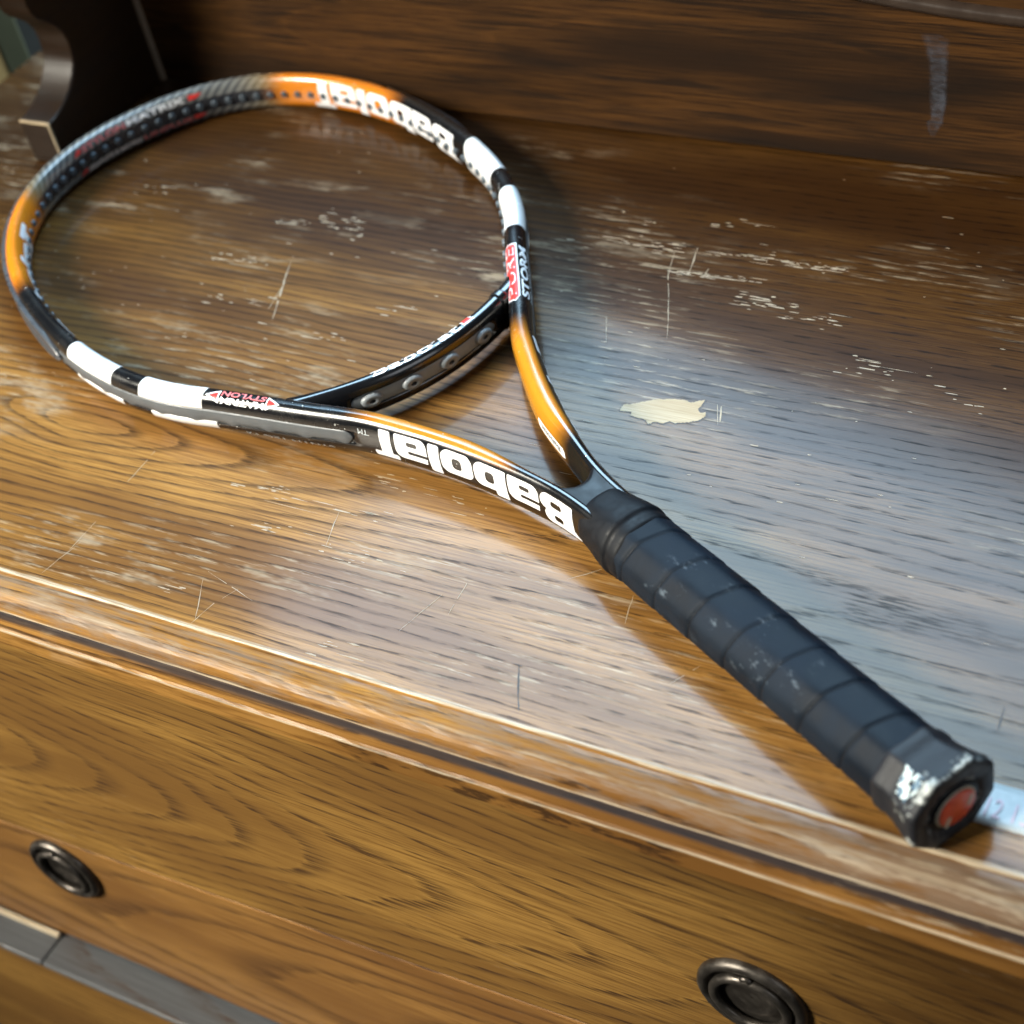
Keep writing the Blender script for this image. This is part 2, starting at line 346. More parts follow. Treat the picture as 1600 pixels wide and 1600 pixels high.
o = mk("corner_fillet", V, F, plain("fillet_wood", (.16, .12, .085), .5, 200), dresser)
# carcass, drawers, ledge
DY = -.0235
box("carcass", -.675, XR-.02, DY+.018, .38, -.79, -.0295, W_SIDE, dresser, bw=.001)
seam = lambda x: -.205 + .07*(x+.37)
def drawer(name, zt, zb, mat, label, y=DY, x0=-.655, x1=XR-.05):
    x = [x0, x1]
    V = [(a, yy, f(a)) for a in x for yy in (y, y+.0175) for f in (zb, zt)]
    Fc = [(0, 1, 3, 2), (4, 6, 7, 5), (0, 4, 5, 1), (2, 3, 7, 6), (0, 2, 6, 4), (1, 5, 7, 3)]
    o = mk(name, V, Fc, mat, dresser, smooth=False); fix_normals(o); bevel(o, .0022, 3); tag(o, label); return o
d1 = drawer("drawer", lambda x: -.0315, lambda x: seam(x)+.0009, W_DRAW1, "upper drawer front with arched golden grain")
d2 = drawer("drawer", lambda x: seam(x)-.0009, lambda x: -.3335, W_DRAW2, "lower drawer front, redder than the one above", y=DY+.0012)
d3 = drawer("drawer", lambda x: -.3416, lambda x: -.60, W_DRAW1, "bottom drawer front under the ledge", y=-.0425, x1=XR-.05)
led = box("ledge", -.5452, XR-.02, -.0435, .02, -.3410, -.3362, W_LEDGE, dresser, bw=.0015)
led2 = box("ledge", -.672, -.5455, -.0435, .02, -.3410, -.3358, W_LEDGE, dresser, bw=.0015)
box("wood_strip", -.672, -.5455, DY-.0022, DY+.0006, -.3357, -.3325, W_BARE, dresser, bw=.0004)
# round pulls
def lathe(prof, cx, cy, cz, K=40):
    V, F = [], []
    for r, h in prof:
        for k in range(K): a = 2*pi*k/K; V.append((cx+r*math.cos(a), cy-h, cz+r*math.sin(a)))
    for i in range(len(prof)-1):
        for k in range(K): a = i*K+k; b = i*K+(k+1) % K; F.append((a, b, b+K, a+K))
    return V, F
def torus(cx, cy, cz, R, r, K=40, J=10):
    V, F = [], []
    for k in range(K):
        a = 2*pi*k/K
        for j in range(J): b = 2*pi*j/J; V.append((cx+(R+r*math.cos(b))*math.cos(a), cy-r*math.sin(b), cz+(R+r*math.cos(b))*math.sin(a)))
    for k in range(K):
        for j in range(J): F.append((k*J+j, k*J+(j+1) % J, ((k+1) % K)*J+(j+1) % J, ((k+1) % K)*J+j))
    return V, F
def pull(dr, x, z, y):
    pp = [(.0232, 0.0), (.0234, .0012), (.0228, .0030), (.0212, .0042), (.0196, .0040), (.0186, .0026), (.0176, .0012), (.0160, .0009), (.0125, .0009), (.0110, .0018), (.0092, .0020), (.0075, .0013), (.0040, .0011), (.0004, .0011)]
    v, f = lathe(pp, x, y, z); o = mk("pull_plate", v, f, M_IRON, None); fix_normals(o); o.parent = dr
    v, f = torus(x, y-.0034, z-.0008, .0155, .0021); o = mk("pull_ring", v, f, M_IRON, None); fix_normals(o); o.parent = dr
    v, f = torus(x, y-.0036, z+.0150, .0018, .0015, 14, 8)
    v = [(p[0], p[1]*1.0, p[2]) for p in v]; o = mk("pull_eye", v, f, M_IRON, None); fix_normals(o); o.parent = dr
pull(d1, -.0745, -.1100, DY); pull(d2, -.4980, -.2420, DY+.0012)

# ------------------------------------------------------------------ racket
racket = empty("tennis_racket", (0, 0, 0), math.atan2(.4628, -.8865))
tag(racket, "unstrung black, orange and white tennis racket with taped grip lying on the dresser", "tennis racket")
L = .685
w0 = lambda u: .0170 + u/L*(.0112-.0170)
# outer outline, half
key = [(.150, .0118), (.185, .0119), (.199, .0121), (.213, .0132), (.2285, .0160), (.248, .0212), (.266, .0268), (.2838, .0332), (.302, .0408), (.3193, .0488), (.3430, .0637), (.3674, .0785), (.3902, .0925)]
ku = np.array([k[0] for k in key]); kv = np.array([k[1] for k in key])
A_, B_, E_ = .1697, .1268, .8958; UC = L-A_
t = np.linspace(0, pi, 6001); ca = np.cos(t); sa = np.sin(t)
eu = UC + A_*np.sign(ca)*np.abs(ca)**E_; ev = B_*np.abs(sa)**E_
selm = eu > .3965
def crom(u, v, n=24):
    P = np.stack([u, v], 1); P = np.vstack([2*P[0]-P[1], P]); out = []
    P = np.vstack([P, 2*P[-1]-P[-2]])
    for i in range(1, len(P)-2):
        for k in range(n):
            q = k/n; a, b, c, d = P[i-1], P[i], P[i+1], P[i+2]
            out.append(.5*((2*b)+(c-a)*q+(2*a-5*b+4*c-d)*q*q+(3*b-a-3*c+d)*q**3))
    out.append(P[-2]); return np.array(out)
h1 = crom(ku, kv); h2 = np.stack([eu[selm], ev[selm]], 1)[::-1]
half = np.vstack([h1, h2]); half[-1, 1] = 0
full = np.vstack([half, (half*[1, -1])[::-1][1:]])
def resample(P, n):
    d = np.r_[0, np.cumsum(np.hypot(*np.diff(P, axis=0).T))]; q = np.linspace(0, d[-1], n)
    return np.stack([np.interp(q, d, P[:, 0]), np.interp(q, d, P[:, 1])], 1), q
NS = 1101
Pth, S = resample(full, NS)
for _ in range(30):
    Q = Pth.copy(); Q[1:-1] = .25*Pth[:-2]+.5*Pth[1:-1]+.25*Pth[2:]; Pth = Q
T = np.gradient(Pth, axis=0); T /= np.hypot(*T.T)[:, None]
NO = np.stack([-T[:, 1], T[:, 0]], 1)          # outward (path goes near side -> tip -> far side)
if NO[10, 1] < 0: NO = -NO
PU = Pth[:, 0]; SMID = S[-1]/2
def sm(x, a, b): x = np.clip((x-a)/(b-a), 0, 1); return x*x*(3-2*x)
HW = .0058 - .0004*sm(PU, .4, .6) - .0020*sm(PU, .272, .225); HH = .0112 - .0008*sm(PU, .25, .45)
GD = .0017*sm(PU, .318, .326)
NEXP = 2.5; KQ = 84
th = np.linspace(0, 2*pi, 4001)
def section(hw, hh, n=NEXP):
    x = hw*np.sign(np.cos(th))*np.abs(np.cos(th))**(2/n); z = hh*np.sign(np.sin(th))*np.abs(np.sin(th))**(2/n)
    d = np.r_[0, np.cumsum(np.hypot(np.diff(x), np.diff(z)))]
    return x, z, d
_x, _z, _d = section(.0056, .0106); PER = _d[-1]
def surf(s, q, off=0.0):
    """s along the path, q around the section from the outer middle, up over the top, to the inner middle (PER/2)"""
    s = np.asarray(s, float); q = np.asarray(q, float)
    cu = np.interp(s, S, Pth[:, 0]); cv = np.interp(s, S, Pth[:, 1])
    nu = np.interp(s, S, NO[:, 0]); nv = np.interp(s, S, NO[:, 1]); l = np.hypot(nu, nv); nu = nu/l; nv = nv/l
    hw = np.interp(s, S, HW); hh = np.interp(s, S, HH); gd = np.interp(s, S, GD)
    qq = np.mod(q, PER)
    X = np.interp(qq, _d, _x)/.0056; Z = np.interp(qq, _d, _z)/.0106
    e = PER*.002; tx = (np.interp(np.mod(qq+e, PER), _d, _x)-np.interp(np.mod(qq-e, PER), _d, _x)); tz = (np.interp(np.mod(qq+e, PER), _d, _z)-np.interp(np.mod(qq-e, PER), _d, _z))
    ll = np.hypot(tx, tz)+1e-12; nx, nz = tz/ll, -tx/ll
    x = hw*X + nx*off; z = hh*Z + nz*off
    g = gd*(X > 0)*(1-sm(np.abs(hh*Z), .0030, .0040)); x = x - g
    xx = x - hw                                        # outline is the outer face
    return np.stack([cu+nu*xx, cv+nv*xx, w0(cu)+z], -1)
def s_of(u, side):      # side +1 near, -1 far
    hs = S[:NS//2+1]; hu = PU[:NS//2+1]; s = np.interp(u, hu, hs); return s if side > 0 else S[-1]-s
def addattr(o, name, val):
    a = o.data.attributes.new(name, 'FLOAT', 'POINT'); a.data.foreach_set('value', np.asarray(val, np.float32).ravel())

# paint
g = G("racket_paint")
pu, q_, s_, sd = g.attr('pu'), g.attr('qq'), g.attr('ss'), g.attr('sd')
jit = g('MULTIPLY', g('SUBTRACT', g.noise(g.obj(), 160, 3, .6), .5), .0016)
puj = g('ADD', pu, jit)
inner = g('MULTIPLY', g.mr(q_, .0088, .0112), g.mr(q_, PER*.5+.004, PER*.5+.0085, 1.0, 0.0))
blk = (.0055, .0058, .0068)
yel = g.mix(g.mr(q_, .010, PER*.5), (.50, .175, .016), (.50, .215, .012))
fade1 = g('MULTIPLY', g.mr(puj, .234, .254), g.mr(puj, .306, .328, 1.0, 0.0))
c = g.mix(g('MULTIPLY', fade1, inner), blk, yel)
fade2 = g('MULTIPLY', g.mr(puj, .548, .574), g.mr(puj, .640, .660, 1.0, 0.0))
c = g.mix(fade2, c, (.60, .185, .010))
wv = g.n('ShaderNodeTexWave', wave_type='BANDS', bands_direction='DIAGONAL'); wv.inputs['Scale'].default_value = 1.0
g.put(wv.inputs['Vector'], g.xyz(g('MULTIPLY', s_, 95.), g('MULTIPLY', q_, 95.), 0.0))
carb = g.mix(g.mr(wv.outputs['Fac'], .35, .65), (.07, .075, .08), (.17, .175, .17))
carb = g.mix(g.mr(pu, .640, .668, .75, 0.0), carb, (.36, .25, .08))
inn = g.band(q_, PER*.5-.0042, PER*.5+.0042, .0004)
carb = g.mix(g('MULTIPLY', inn, .9), carb, (.015, .018, .026))
fade3 = g.mr(puj, .640, .660)
c = g.mix(fade3, c, carb)
e1 = g('MULTIPLY', g('SUBTRACT', q_, PER*.25), .10)
pw = g('ADD', pu, e1)
wh = g('MAXIMUM', g.band(pw, .3905, .4240, .0003), g.band(pw, .4430, .4820, .0003))
c = g.mix(wh, c, (.80, .81, .82))
chip = g.mr(g.noise(g.vm('MULTIPLY', g.obj(), (1, 1, 1)), 420, 2, .5), .735, .75)
c = g.mix(g('MULTIPLY', chip, .8), c, (.55, .55, .53))
rg = g.mr(g.noise(g.obj(), 60, 4, .6), .35, .7, .16, .30)
M_PAINT = g.out(c, rg, None, Coat_Weight=.35, Coat_Roughness=.12)

V = []; q1 = np.linspace(0, PER, KQ+1)
SS, QQ = np.meshgrid(S, q1, indexing='ij')
V = surf(SS, QQ).reshape(-1, 3); n1 = KQ+1
F = [(i*n1+k, i*n1+k+1, (i+1)*n1+k+1, (i+1)*n1+k) for i in range(NS-1) for k in range(KQ)]
frame = mk("frame", V, F, M_PAINT, racket)
addattr(frame, 'pu', np.repeat(PU, n1)); addattr(frame, 'qq', QQ); addattr(frame, 'ss', SS); addattr(frame, 'sd', np.repeat(np.where(S < SMID, 1., -1.), n1))
fix_normals(frame); tag(frame, "glossy black hoop and shafts with orange fades and white blocks")

# bridge (lower arch of the head)
M_BLACK = plain("glossy_black_plastic", (.006, .0065, .008), .2, 80, .2, Coat_Weight=.4, Coat_Roughness=.1)
BV = np.linspace(-.0655, .0655, 161)
bu = .3408 + 4.35*BV**2 - 60*BV**4
bP = np.stack([bu, BV], 1); bT = np.gradient(bP, axis=0); bT /= np.hypot(*bT.T)[:, None]; bN = np.stack([bT[:, 1], -bT[:, 0]], 1)
if bN[80, 0] > 0: bN = -bN                       # toward the handle
def bsurf(v, q, off=0.0):
    v = np.asarray(v, float); q = np.asarray(q, float)
    cu = np.interp(v, BV, bP[:, 0]); nu = np.interp(v, BV, bN[:, 0]); nv = np.interp(v, BV, bN[:, 1])
    qq = np.mod(q, PER); X = np.interp(qq, _d, _x)/.0056; Z = np.interp(qq, _d, _z)/.0106
    e = PER*.002; tx = (np.interp(np.mod(qq+e, PER), _d, _x)-np.interp(np.mod(qq-e, PER), _d, _x)); tz = (np.interp(np.mod(qq+e, PER), _d, _z)-np.interp(np.mod(qq-e, PER), _d, _z))
    ll = np.hypot(tx, tz)+1e-12
    hw = .0047 + .0015*sm(np.abs(v), .045, .066); hh = .0098
    x = hw*X+tz/ll*off; z = hh*Z-tx/ll*off
    gm = (X > 0)*(1-sm(np.abs(z), .0030, .0041))*(1-sm(np.abs(v+.001), .0375, .0405))
    x = x - .0018*gm
    return np.stack([cu+nu*x, v+nv*x, w0(cu)+z], -1)
VV, QB = np.meshgrid(BV, q1, indexing='ij'); V = bsurf(VV, QB).reshape(-1, 3)
F = [(i*n1+k, i*n1+k+1, (i+1)*n1+k+1, (i+1)*n1+k) for i in range(len(BV)-1) for k in range(KQ)]
bridge = mk("bridge", V, F, M_BLACK, racket); fix_normals(bridge); tag(bridge, "black arch closing the head above the open throat")

# yoke: solid between the shafts
def yoke():
    N = 24; V = []; F = []; prof = []
    for k in range(30): prof.append((k/29, 1.0))                     # flat top, then a quarter round into the throat
    for k in range(1, 13): prof.append((1.0, math.cos(k/12*pi/2)))
    nr = 2*len(prof)-1
    full_ = prof + [(t_, -z_) for t_, z_ in prof[-2::-1]]
    for k in range(N+1):
        x = -1+2*k/N
        for t_, zf in full_:
            ue = .2155 - .0062 + .0062*math.sqrt(max(0, 1-zf*zf)) + .0058*abs(x)**2.4
            u = .150+(ue-.150)*t_
            hv = float(np.interp(u, PU[:NS//2], Pth[:NS//2, 1])) - .0046
            hz = float(np.interp(u, PU[:NS//2], HH[:NS//2])) - .0002 - .0005*(1-x*x)
            V.append((u, hv*x, w0(u)+hz*zf))
    n = len(full_)
    for k in range(N):
        for j in range(n-1): a = k*n+j; F.append((a, a+1, a+n+1, a+n))
    o = mk("yoke", V, F, plain('satin_black', (.005, .0055, .007), .45, 90, .3, Specular_IOR_Level=.3), racket, smooth=True); fix_normals(o); return o
yoke()

# bumper guard around the tip, grommet strips in the side grooves
M_BUMP = plain("grey_nylon_guard", (.05, .058, .07), .3, 120, .35)
M_STRIP = plain("grey_grommet_strip", (.085, .095, .105), .42, 160, .25)
def strip(name, sa, sb, prof, mat, n, wavy=0.0, label=None, taper=0.004):
    ss = np.linspace(sa, sb, n); V = []; k = len(prof)
    for s in ss:
        base = surf(s, 0.0); cu = float(np.interp(s, S, PU)); nu = np.interp(s, S, NO[:, 0]); nv = np.interp(s, S, NO[:, 1])
        gd = float(np.interp(s, S, GD)); tp = min(1, (s-min(sa, sb))/taper, (max(sa, sb)-s)/taper); tp = math.sqrt(max(tp, .02))
        wv_ = wavy*max(0, math.cos(2*pi*s/.0205))**2
        for (x, z) in prof:
            zz = z*tp - (wv_ if z < -.001 else 0)
            V.append((base[0]+nu*(x+gd), base[1]+nv*(x+gd), w0(cu)+zz))
    F = [(i*k+j, i*k+(j+1) % k, (i+1)*k+(j+1) % k, (i+1)*k+j) for i in range(n-1) for j in range(k)]
    F += [tuple(range(k)), tuple((n-1)*k+j for j in range(k-1, -1, -1))]
    o = mk(name, V, F, mat, racket); fix_normals(o)
    if label: tag(o, label)
    return o
gp = [(-.0050, .0064), (.0004, .0070), (.0014, .0066), (.0015, .0052), (.0007, .0045), (.0010, .0015), (.0010, -.0015), (.0007, -.0045), (.0015, -.0052), (.0014, -.0066), (.0004, -.0070), (-.0050, -.0064)]
gstrip = [(-.0012, .0034), (-.0006, .0034), (-.0002, .0024), (-.0002, -.0024), (-.0006, -.0036), (-.0012, -.0036)]
strip("bumper_guard", s_of(.492, 1), s_of(.492, -1), gp, M_BUMP, 420, label="grey nylon guard around the outside of the tip", taper=.02)
strip("grommet_strip", s_of(.3225, 1), s_of(.497, 1), gstrip, M_STRIP, 300, .0016, "grey wavy grommet strip along the near side groove")
strip("grommet_strip", s_of(.3225, -1), s_of(.497, -1), gstrip, M_STRIP, 300, .0016, "grey grommet strip along the far side groove")
# strip in the bridge with four bosses
V = []; n = 90; pr = [(-.0022, .0036), (-.0011, .0035), (-.0007, .0026), (-.0007, -.0026), (-.0011, -.0035), (-.0022, -.0036)]
vs = np.linspace(-.0402, .0382, n)
for v in vs:
    cu = np.interp(v, BV, bP[:, 0]); nu = np.interp(v, BV, bN[:, 0]); nv = np.interp(v, BV, bN[:, 1]); hw = .0047
    e = min(1, (v+.0403)/.004, (.0383-v)/.004); e = math.sqrt(max(e, .03))
    for x, z in pr: V.append((cu+nu*(x+hw), v+nv*(x+hw), w0(cu)+z*e))
F = [(i*6+j, i*6+(j+1) % 6, (i+1)*6+(j+1) % 6, (i+1)*6+j) for i in range(n-1) for j in range(6)]
M_BSTRIP = plain("pale_grommet_strip", (.20, .22, .235), .45, 160, .25)
o = mk("bridge_grommet_strip", V, F, M_BSTRIP, racket); fix_normals(o)
M_HOLE = plain("grommet_hole", (.004, .004, .005), .6)
def boss(name, pos, nrm, up, ra, rb, h, parent, hole=.4, mat=M_STRIP, me=[{}]):
    """oval boss with a dark hole"""
    nrm = Vector(nrm).normalized(); up = Vector(up); sdv = up.cross(nrm).normalized(); up = nrm.cross(sdv)
    key_ = (name, ra, rb, h, mat.name)
    if key_ not in me[0]:
        K = 14; V, F, mi = [], [], []
        rings = [(1.12, -.0012), (1.0, h*.6), (.86, h), (hole, h), (hole*.8, h*.2)]
        for f_, z in rings:
            for k in range(K): a = 2*pi*k/K; V.append((ra*f_*math.cos(a), rb*f_*math.sin(a), z))
        for i in range(len(rings)-1):
            for k in range(K): a = i*K+k; b = i*K+(k+1) % K; F.append((a, b, b+K, a+K)); mi.append(1 if i == 3 else 0)
        F.append(tuple((len(rings)-1)*K+k for k in range(K))); mi.append(1)
        o = mk(name, V, F, mat, None, mats=[mat, M_HOLE], midx=mi); me[0][key_] = o.data
    else:
        o = bpy.data.objects.new(name, me[0][key_]); COL.objects.link(o)
    mt = Matrix((sdv, up, nrm)).transposed().to_4x4(); mt.translation = pos; o.matrix_local = mt
    o.parent = parent; return o
for v in (.0290, .0092, -.0108, -.0318):
    cu = float(np.interp(v, BV, bP[:, 0])); nu = float(np.interp(v, BV, bN[:, 0])); nv = float(np.interp(v, BV, bN[:, 1]))
    boss("grommet", (cu+nu*.0040, v+nv*.0040, w0(cu)), (nu, nv, 0), (0, 0, 1), .0052, .0034, .0022, bridge, .3, M_BSTRIP)
M_GROM = plain("slate_grommet", (.075, .10, .125), .35)
s = s_of(.366, 1); s_end = s_of(.366, -1); cnt = int((s_end-s)/.0098)
for i in range(cnt+1):
    ss_ = s+(s_end-s)*i/cnt
    p = surf(ss_, PER/2); nu = -float(np.interp(ss_, S, NO[:, 0])); nv = -float(np.interp(ss_, S, NO[:, 1]))
    boss("grommet", tuple(float(a) for a in p), (nu, nv, 0), (0, 0, 1), .0019, .0019, .0013, frame, .42, M_GROM)

# ------------------------------------------------------------------ lettering
def rb(x, y, x0, x1, y0, y1, r):
    cx, cy, hx, hy = (x0+x1)/2, (y0+y1)/2, (x1-x0)/2, (y1-y0)/2
    dx = np.abs(x-cx)-(hx-r); dy = np.abs(y-cy)-(hy-r)
    return np.hypot(np.maximum(dx, 0), np.maximum(dy, 0))+np.minimum(np.maximum(dx, dy), 0)-r
U = np.minimum
def Sb(a, b): return np.maximum(a, -b)
def logo_sdf(x, y):
    """wordmark B a b o l a T in millimetres, 17 high, 118 long"""
    d = np.full_like(x, 99.)
    # B
    stem = rb(x, y, 1.5, 12, 0, 17, .6); up = rb(x, y, 2, 20.5, 8.0, 17, 4.0); lo = rb(x, y, 2, 22.5, 0, 9.0, 4.2)
    spur = np.maximum(rb(x, y, -3, 6, 13.2, 17, .3), -(x+3.0)-(17-y)*-1.15)
    b_ = U(U(stem, U(up, lo)), spur); b_ = Sb(Sb(b_, rb(x, y, 9, 14.6, 10.6, 14.0, 1.4)), rb(x, y, 9, 16.0, 3.0, 6.3, 1.5))
    d = U(d, b_)
    def a_(o):
        q = rb(x, y, o, o+18.6, 0, 13.6, 4.2); q = U(q, rb(x, y, o+11, o+18.6, 0, 9.0, .8))
        q = Sb(q, rb(x, y, o+5.6, o+11.6, 3.0, 5.4, 1.0)); q = Sb(q, rb(x, y, o-4, o+11.4, 8.3, 10.2, .7))
        q = U(q, rb(x, y, o+.6, o+12, 10.2, 13.6, .8)); return q
    d = U(d, a_(23.6))
    o = 43.4; bo = U(rb(x, y, o, o+19, 0, 13.6, 4.4), rb(x, y, o, o+7.4, 0, 17, .7)); bo = Sb(bo, rb(x, y, o+7.2, o+12.4, 3.6, 9.8, 1.8)); d = U(d, bo)
    o = 63.4; oo = Sb(rb(x, y, o, o+18.6, 0, 13.6, 4.6), rb(x, y, o+6.6, o+12.0, 3.6, 9.8, 1.8)); d = U(d, oo)
    d = U(d, rb(x, y, 83.0, 89.4, 0, 17, 1.2))
    d = U(d, a_(90.4))
    o = 110.0; d = U(d, U(rb(x, y, o+1.6, o+8.0, 0, 17, .8), rb(x, y, o-1.6, o+12.4, 13.4, 17, .8)))
    return d
def march(sdf, x0, x1, y0, y1, h):
    nx, ny = int((x1-x0)/h)+1, int((y1-y0)/h)+1
    X, Y = np.meshgrid(x0+h*np.arange(nx), y0+h*np.arange(ny), indexing='ij'); D = sdf(X, Y)
    V, F, idx = [], [], {}
    def vid(k, p):
        if k not in idx: idx[k] = len(V); V.append(p)
        return idx[k]
    ins = D < 0
    cells = np.argwhere(ins[:-1, :-1] | ins[1:, :-1] | ins[1:, 1:] | ins[:-1, 1:])
    for i, j in cells:
        cn = [(i, j), (i+1, j), (i+1, j+1), (i, j+1)]; poly = []
        for a, b in zip(cn, cn[1:]+cn[:1]):
            da, db = D[a], D[b]
            if da < 0: poly.append(vid(a, (X[a], Y[a])))
            if (da < 0) != (db < 0):
                tt = da/(da-db); k = (a, b) if a < b else (b, a)
                poly.append(vid(k, (X[a]+(X[b]-X[a])*tt, Y[a]+(Y[b]-Y[a])*tt)))
        if len(poly) > 2: F.append(poly)
    return np.array(V), F
M_WHITE = plain("white_decal", (.80, .80, .82), .28)
M_RED = plain("red_decal", (.62, .035, .03), .32); M_PINK = plain("pale_red_decal", (.72, .16, .16), .35)
M_SILVER = plain("silver_decal", (.55, .60, .64), .3)
LV, LF = march(logo_sdf, -4, 124, -1, 18.2, .34)
def logo(s0, dirn, qc, qdir, sc_x, sc_y, label, off=.00018):
    ss_ = s0 + dirn*LV[:, 0]*.001*sc_x; qq = qc + qdir*(LV[:, 1]-8.5)*.001*sc_y
    o = mk("lettering", surf(ss_, qq, off), LF, M_WHITE, frame, smooth=True); fix_out(o, ss_, qq); tag(o, label); return o
def fix_out(o, ss_, qq):
    me = o.data; p = me.polygons[0]; c = np.array(p.center); i = p.vertices[0]
    nrm = np.array(surf(ss_[i], qq[i], .001))-np.array(surf(ss_[i], qq[i], 0.0))
    if np.dot(nrm, np.array(p.normal)) < 0: me.flip_normals()
l1 = (s_of(.3125, 1)-s_of(.2015, 1))/.1224
logo(s_of(.2015, 1), 1, .0008, -1, l1, .88, "white wordmark on the near shaft, upside down to the camera")
logo(s_of(.2015, -1), -1, -.0002, 1, l1, 1.02, "white wordmark on the outside of the far shaft")
l2 = (s_of(.625, 1)-s_of(.4935, 1))/.1224
logo(s_of(.4935, -1), -1, PER/2+.0000, 1, l2, 1.02, "white wordmark inside the far side of the hoop")
logo(s_of(.4935, 1), 1, PER/2, -1, l2, 1.02, "white wordmark inside the near side of the hoop")
def textmesh(body, size, shear=0.0, bold=.0):
    cu = bpy.data.curves.new('t', 'FONT'); cu.body = body; cu.size = size; cu.shear = shear; cu.offset = bold; cu.resolution_u = 3
    ob = bpy.data.objects.new('t', cu); COL.objects.link(ob); bpy.context.view_layer.update()
    me = bpy.data.meshes.new_from_object(ob.evaluated_get(bpy.context.evaluated_depsgraph_get()))
    v = np.array([q.co[:2] for q in me.vertices]); f = [list(p.vertices) for p in me.polygons]
    bpy.data.objects.remove(ob); bpy.data.curves.remove(cu); bpy.data.meshes.remove(me)
    v[:, 0] -= v[:, 0].min(); return v, f
def text_on(body, fn, x0, y0, width, height, mat, parent, label, name="lettering", bold=.0):
    v, f = textmesh(body, 1.0, 0.0, bold)
    v[:, 0] *= width/v[:, 0].max(); v[:, 1] = (v[:, 1]-v[:, 1].min())*height/(v[:, 1].max()-v[:, 1].min())
    o = mk(name, fn(x0+v[:, 0], y0+v[:, 1]), f, mat, parent, smooth=False); fix_normals(o); return tag(o, label)
def poly_on(pts, fn, mat, parent, name, label=None, n=6):
    """filled polygon (convex) mapped through fn, fanned with subdivisions"""
    pts = np.array(pts, float); P = []
    for a, b in zip(pts, np.roll(pts, -1, 0)): P += [a+(b-a)*k/n for k in range(n)]
    P = np.array(P); c = P.mean(0); V = [c]; R = 4
    for r in range(1, R+1): V += list(c+(P-c)*r/R)
    m_ = len(P); F = [(0, 1+k, 1+(k+1) % m_) for k in range(m_)]
    for r in range(R-1):
        for k in range(m_): a = 1+r*m_+k; b = 1+r*m_+(k+1) % m_; F.append((a, a+m_, b+m_, b))
    V = np.array(V); o = mk(name, fn(V[:, 0], V[:, 1]), F, mat, parent, smooth=True); fix_normals(o)
    if label: tag(o, label)
    return o
# far top decal
QT = PER/4
def far_top(x, y, off=.0002): return surf(s_of(.3345, -1) - x, QT + y, off)
poly_on([(.000, .0010), (.0025, .0052), (.004, .0062), (.046, .0062), (.049, .004), (.049, -.0012), (.004, -.0012)], lambda x, y: far_top(x, y, .00014), M_SILVER, frame, "decal_outline")
poly_on([(.0012, .0012), (.0032, .0046), (.0045, .0055), (.0455, .0055), (.048, .0038), (.048, .0004), (.046, -.0004), (.0035, -.0004)], lambda x, y: far_top(x, y, .00024), M_RED, frame, "decal_panel", "red panel of the decal on the far shaft")
text_on("PURE", lambda x, y: far_top(x, y, .00034), .0050, .0004, .040, .0044, M_SILVER, frame, "outlined word on the red decal panel", bold=-.01)
text_on("STORM", lambda x, y: far_top(x, y, .0003), .003, -.0062, .044, .0042, M_WHITE, frame, "white word beside the red decal panel", bold=.03)
text_on("MP TEAM MP", lambda x, y: far_top(x, y, .0003), .003, -.0092, .044, .0020, M_SILVER, frame, "small silver line under the white word")
# near top decal
def near_top(x, y, off=.0002): return surf(s_of(.3575, 1) + x, QT - .0022 - y, off)
text_on("MATRIX", near_top, .0048, .0002, .0245, .0030, M_WHITE, frame, "white row of the near decal", bold=.02)
text_on("STYLON", near_top, .0048, -.0034, .0245, .0030, M_PINK, frame, "pale red row of the near decal", bold=.02)
for a, b in ((.0040, -.0035), (.0302, .0377)):
    poly_on([(a, .0032), (a, -.0034), (b, -.0001)], near_top, M_WHITE, frame, "arrow_outline", n=3)
    cx = (a*2+b)/3; poly_on([(a+(cx-a)*.28, .0020), (a+(cx-a)*.28, -.0022), (b+(cx-b)*.38, -.0001)], lambda x, y: near_top(x, y, .0003), M_RED, frame, "arrow", n=3)
# inner tip text, two rows
def tip_row(q): return lambda x, y, off=.0002: surf(SMID - .049 + x, q - y, off)
r1 = tip_row(PER/2-.0052); r2 = tip_row(PER/2+.0078)
text_on("STYLON", r1, .0085, 0, .034, .0036, M_PINK, frame, "pale red word inside the tip", bold=.02)
text_on("MATRIX", r1, .0440, 0, .041, .0038, M_WHITE, frame, "white word inside the tip", bold=.03)
text_on("GRAPHITE & MATRIX", r2, .0085, 0, .042, .0030, M_WHITE, frame, "small white line inside the tip", bold=.02)
text_on("LINPLUS", r2, .0520, 0, .034, .0030, M_PINK, frame, "pale red line inside the tip", bold=.02)
for rr in (r1, r2):
    poly_on([(.0005, .0002), (.0072, .0008), (.0072, .0036), (.004, .003)], rr, M_RED, frame, "arrow", n=3)
    poly_on([(.0875, .0004), (.0875, .0036), (.097, .0030), (.092, .0008)], rr, M_RED, frame, "arrow", n=3)
# bridge text
def btop(x, y, off=.0002): return bsurf(.0255 - x, QT + y + .0006, off)
text_on("Babolat", lambda x, y: btop(x, y, .00025), .0, -.0026, .0485, .0058, M_WHITE, bridge, "small white wordmark on top of the arch", bold=.02)
poly_on([(.0505, -.0022), (.0505, .0030), (.0560, .0030), (.0575, -.0022)], btop, M_WHITE, bridge, "logo_square")
poly_on([(.0513, -.0014), (.0513, .0026), (.0555, .0026), (.0563, -.0014)], lambda x, y: btop(x, y, .0003), M_RED, bridge, "logo_square", "red square after the wordmark")
